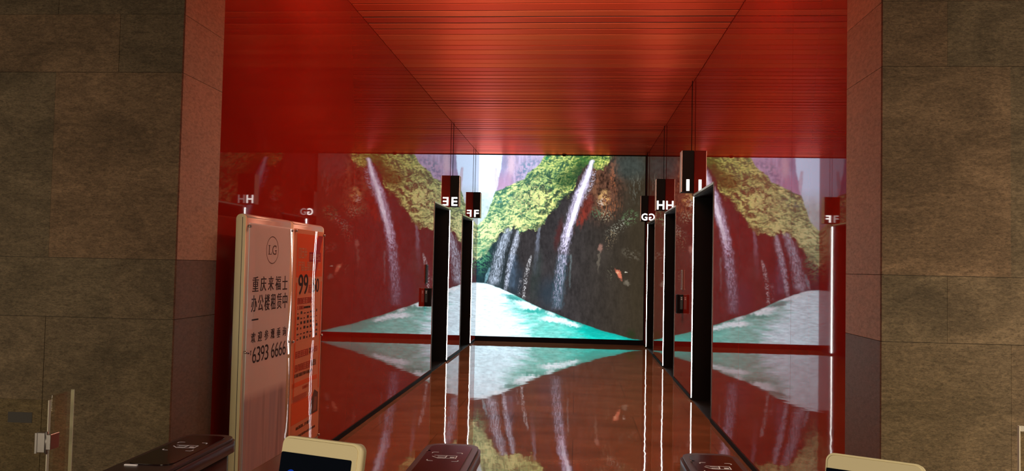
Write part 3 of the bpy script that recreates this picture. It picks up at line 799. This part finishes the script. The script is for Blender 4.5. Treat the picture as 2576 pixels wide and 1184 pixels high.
# ------------------------------------------------------------------ turnstile pedestals
def pedestal(cx, label, light=False):
    r = thing('turnstile_pedestal', label, 'turnstile', (cx, 1.65, 0), group='turnstile pedestals')
    w = .158; y0, y1 = 1.02, 2.30
    def plan(ww, a, b_, rr):
        pts = []
        for qx, qy, a0 in ((1, 1, 0), (-1, 1, 90), (-1, -1, 180), (1, -1, 270)):
            for k in range(7):
                t = math.radians(a0+15*k)
                X_ = cx+qx*(ww/2-rr)+rr*math.cos(t); Y_ = (b_-rr if qy > 0 else a+rr)+rr*math.sin(t)
                pts.append((X_, Y_))
        return pts
    MB().prism(plan(w-.014, y0+.02, y1-.03, .045), 2, .03, .955, True).build('body', PEDBLACK, r)
    MB().prism(plan(w+.01, y0-.02, y1+.01, .05), 2, .0, .03, True).build('base_plate', STEEL, r)
    m = MB()
    m.prism(plan(w, y0, y1, .05), 2, .957, .988, True)
    m.prism(plan(w-.012, y0+.006, y1-.006, .046), 2, .988, .996, True)
    m.build('top_cover', PEDTOP, r)
    m = MB().prism(plan(w-.044, 1.93, y1-.035, .030), 2, .9955, .9985, True)
    m.use(1); z = .9990
    def bar(x0, yy0, x1, yy1, t=.0028):
        d = Vector((x1-x0, yy1-yy0, 0)).normalized(); nn = Vector((-d.y, d.x, 0))*t/2
        m.face([(x0-nn.x, yy0-nn.y, z), (x1-nn.x, yy1-nn.y, z), (x1+nn.x, yy1+nn.y, z), (x0+nn.x, yy0+nn.y, z)])
    yc = 2.125; ex, ey = .040, .048
    for qx in (-1, 1):
        for qy in (-1, 1):
            X_, Y_ = cx+qx*ex, yc+qy*ey
            bar(X_-qx*.016, Y_, X_-qx*.003, Y_); bar(X_, Y_-qy*.003, X_, Y_-qy*.012); bar(X_-qx*.004, Y_, X_, Y_-qy*.004)
    # card held by a hand
    bar(cx-.030, yc+.012, cx+.030, yc+.012); bar(cx+.030, yc+.013, cx+.030, yc-.017); bar(cx+.031, yc-.016, cx+.002, yc-.016)
    bar(cx+.014, yc-.006, cx+.026, yc-.006, .010); bar(cx-.020, yc+.004, cx+.004, yc+.002); bar(cx-.018, yc-.010, cx+.002, yc-.014, .005)
    bar(cx-.034, yc+.002, cx-.016, yc-.018); bar(cx-.016, yc-.018, cx+.002, yc-.017); bar(cx+.002, yc-.016, cx+.004, yc+.012)
    m.build('reader_panel', [READER, INK], r)
    if light:
        MB().box(cx-.052, cx-.020, 1.918, 1.924, .996, .9985).build('indicator_light', INK, r)
    else:
        MB().cyl((cx-.055, 2.19, .994), (cx-.055, 2.19, .9985), .006, 12).build('screw', STEEL, r)
    return r
pedestal(-1.035, 'dark turnstile pedestal at far left, beside the poster stand', True)
pedestal(-.332, 'dark turnstile pedestal in the middle of the corridor mouth, with card symbol')
pedestal(.370, 'dark turnstile pedestal on the right, with card symbol')

# ------------------------------------------------------------------ face terminals
def terminal(x, y, z, yaw, tilt, label, baselen):
    # origin at top centre of the face; local: x along the face, z up the face, -y out of it
    wd, hg = .130, .23
    r = thing('face_terminal', label, 'terminal', (x, y, z), (-tilt, 0, -yaw), group='face recognition terminals', local=True)
    m = MB(); pts = rrect(0, -hg/2, wd, hg, .012)
    m.prism(pts, 1, 0, .016, True); m.build('housing', CREAM, r)
    m = MB(); m.prism(rrect(0, -hg/2, wd-.006, hg-.006, .010), 1, -.002, 0, True); m.build('front_bezel', CREAM, r)
    m = MB(); m.prism(rrect(-.004, -.022-(hg-.05)/2, wd-.012, hg-.05, .002, 2), 1, -.0028, -.002); ds = m.build('display', DISPLAY, r)
    m = MB(); m.cyl((-.042, -.0028, -.0515), (-.042, -.0034, -.0515), .007, 16)
    m.build('status_light', mat('blue_light', (.0, .02, .3), .3, emit=(.005, .04, .35), estr=.6), ds)
    m = MB(); m.box(-.02, .02, .016, .05, -.19, -.15, .004); m.build('bracket', PEDBLACK, r)
    return r
ta = terminal(-.348, 1.117, 1.253, .333, .18, 'cream face terminal with dark screen on the middle turnstile pedestal', .2)
tb = terminal(.426, 1.198, 1.239, .495, .25, 'cream face terminal with dark screen on the right turnstile pedestal', .2)
for t, cx in ((ta, -.332), (tb, .370)):
    bpy.context.view_layer.update()
    p = t.matrix_world @ Vector((0, .045, -.17))
    inv = t.matrix_world.inverted()
    a_, b2 = inv @ Vector((p.x, p.y, .9975)), inv @ p
    MB().cyl(a_, b2, .014, 14).build('post', PEDBLACK, t)

# ------------------------------------------------------------------ glass barrier panes
def pane(name, p0, p1, z0, z1, th, r, edge_at=()):
    p0, p1 = Vector((*p0, 0)), Vector((*p1, 0)); d = (p1-p0).normalized(); nn = Vector((-d.y, d.x, 0))*th/2
    m = MB(); pts = [(p0-nn)[:2], (p1-nn)[:2], (p1+nn)[:2], (p0+nn)[:2]]
    m.prism(pts, 2, z0, z1); o = m.build(name, GLASS, r)
    for e in edge_at:
        c_ = p0 if e == 0 else p1; s_ = -1 if e == 0 else 1
        a, b_ = c_+d*s_*.0005, c_+d*s_*.003
        m = MB(); m.prism([(a-nn)[:2], (b_-nn)[:2], (b_+nn)[:2], (a+nn)[:2]], 2, z0, z1); m.build('polished_edge', GLASSEDGE, o)
    return o
g_ = thing('glass_gate', 'clear hinged glass gate standing before the left stone wall', 'gate', (-1.51, 2.25, 0))
pane('fixed_pane', (-1.494, 2.25), (-1.508, 2.36), .02, 1.10, .010, g_, (1,))
sw = pane('swing_pane', (-1.499, 2.238), (-2.40, 2.245), .08, 1.088, .010, g_, (0,))
m = MB(); m.box(-1.618, -1.545, 2.2325, 2.2340, 1.022, 1.052); m.build('sticker', STICKER, sw)
hg = MB().box(-1.526, -1.500, 2.226, 2.248, .940, .997, .002).build('hinge', STEEL, g_)
m = MB(); m.box(-1.498, -1.484, 2.228, 2.27, .948, .992, .002); m.build('hinge', STEEL, g_)
MB().cyl((-1.498, 2.232, .936), (-1.498, 2.232, 1.0), .004, 10).build('hinge_pin', STEEL, hg)
MB().box(-1.528, -1.522, 2.224, 2.226, .938, .996).build('hinge_plate', STEEL, hg)
MB().box(-1.53, -1.48, 2.25, 2.36, .0, .03).build('floor_clamp', STEEL, g_)
g2 = thing('glass_barrier', 'clear glass barrier pane standing before the right stone wall', 'barrier', (1.6, 2.303, 0))
pane('glass_pane', (1.196, 2.303), (2.1, 2.303), .02, 1.10, .010, g2, (0,))
MB().box(1.25, 2.05, 2.29, 2.316, 0, .03).build('floor_clamp', STEEL, g2)
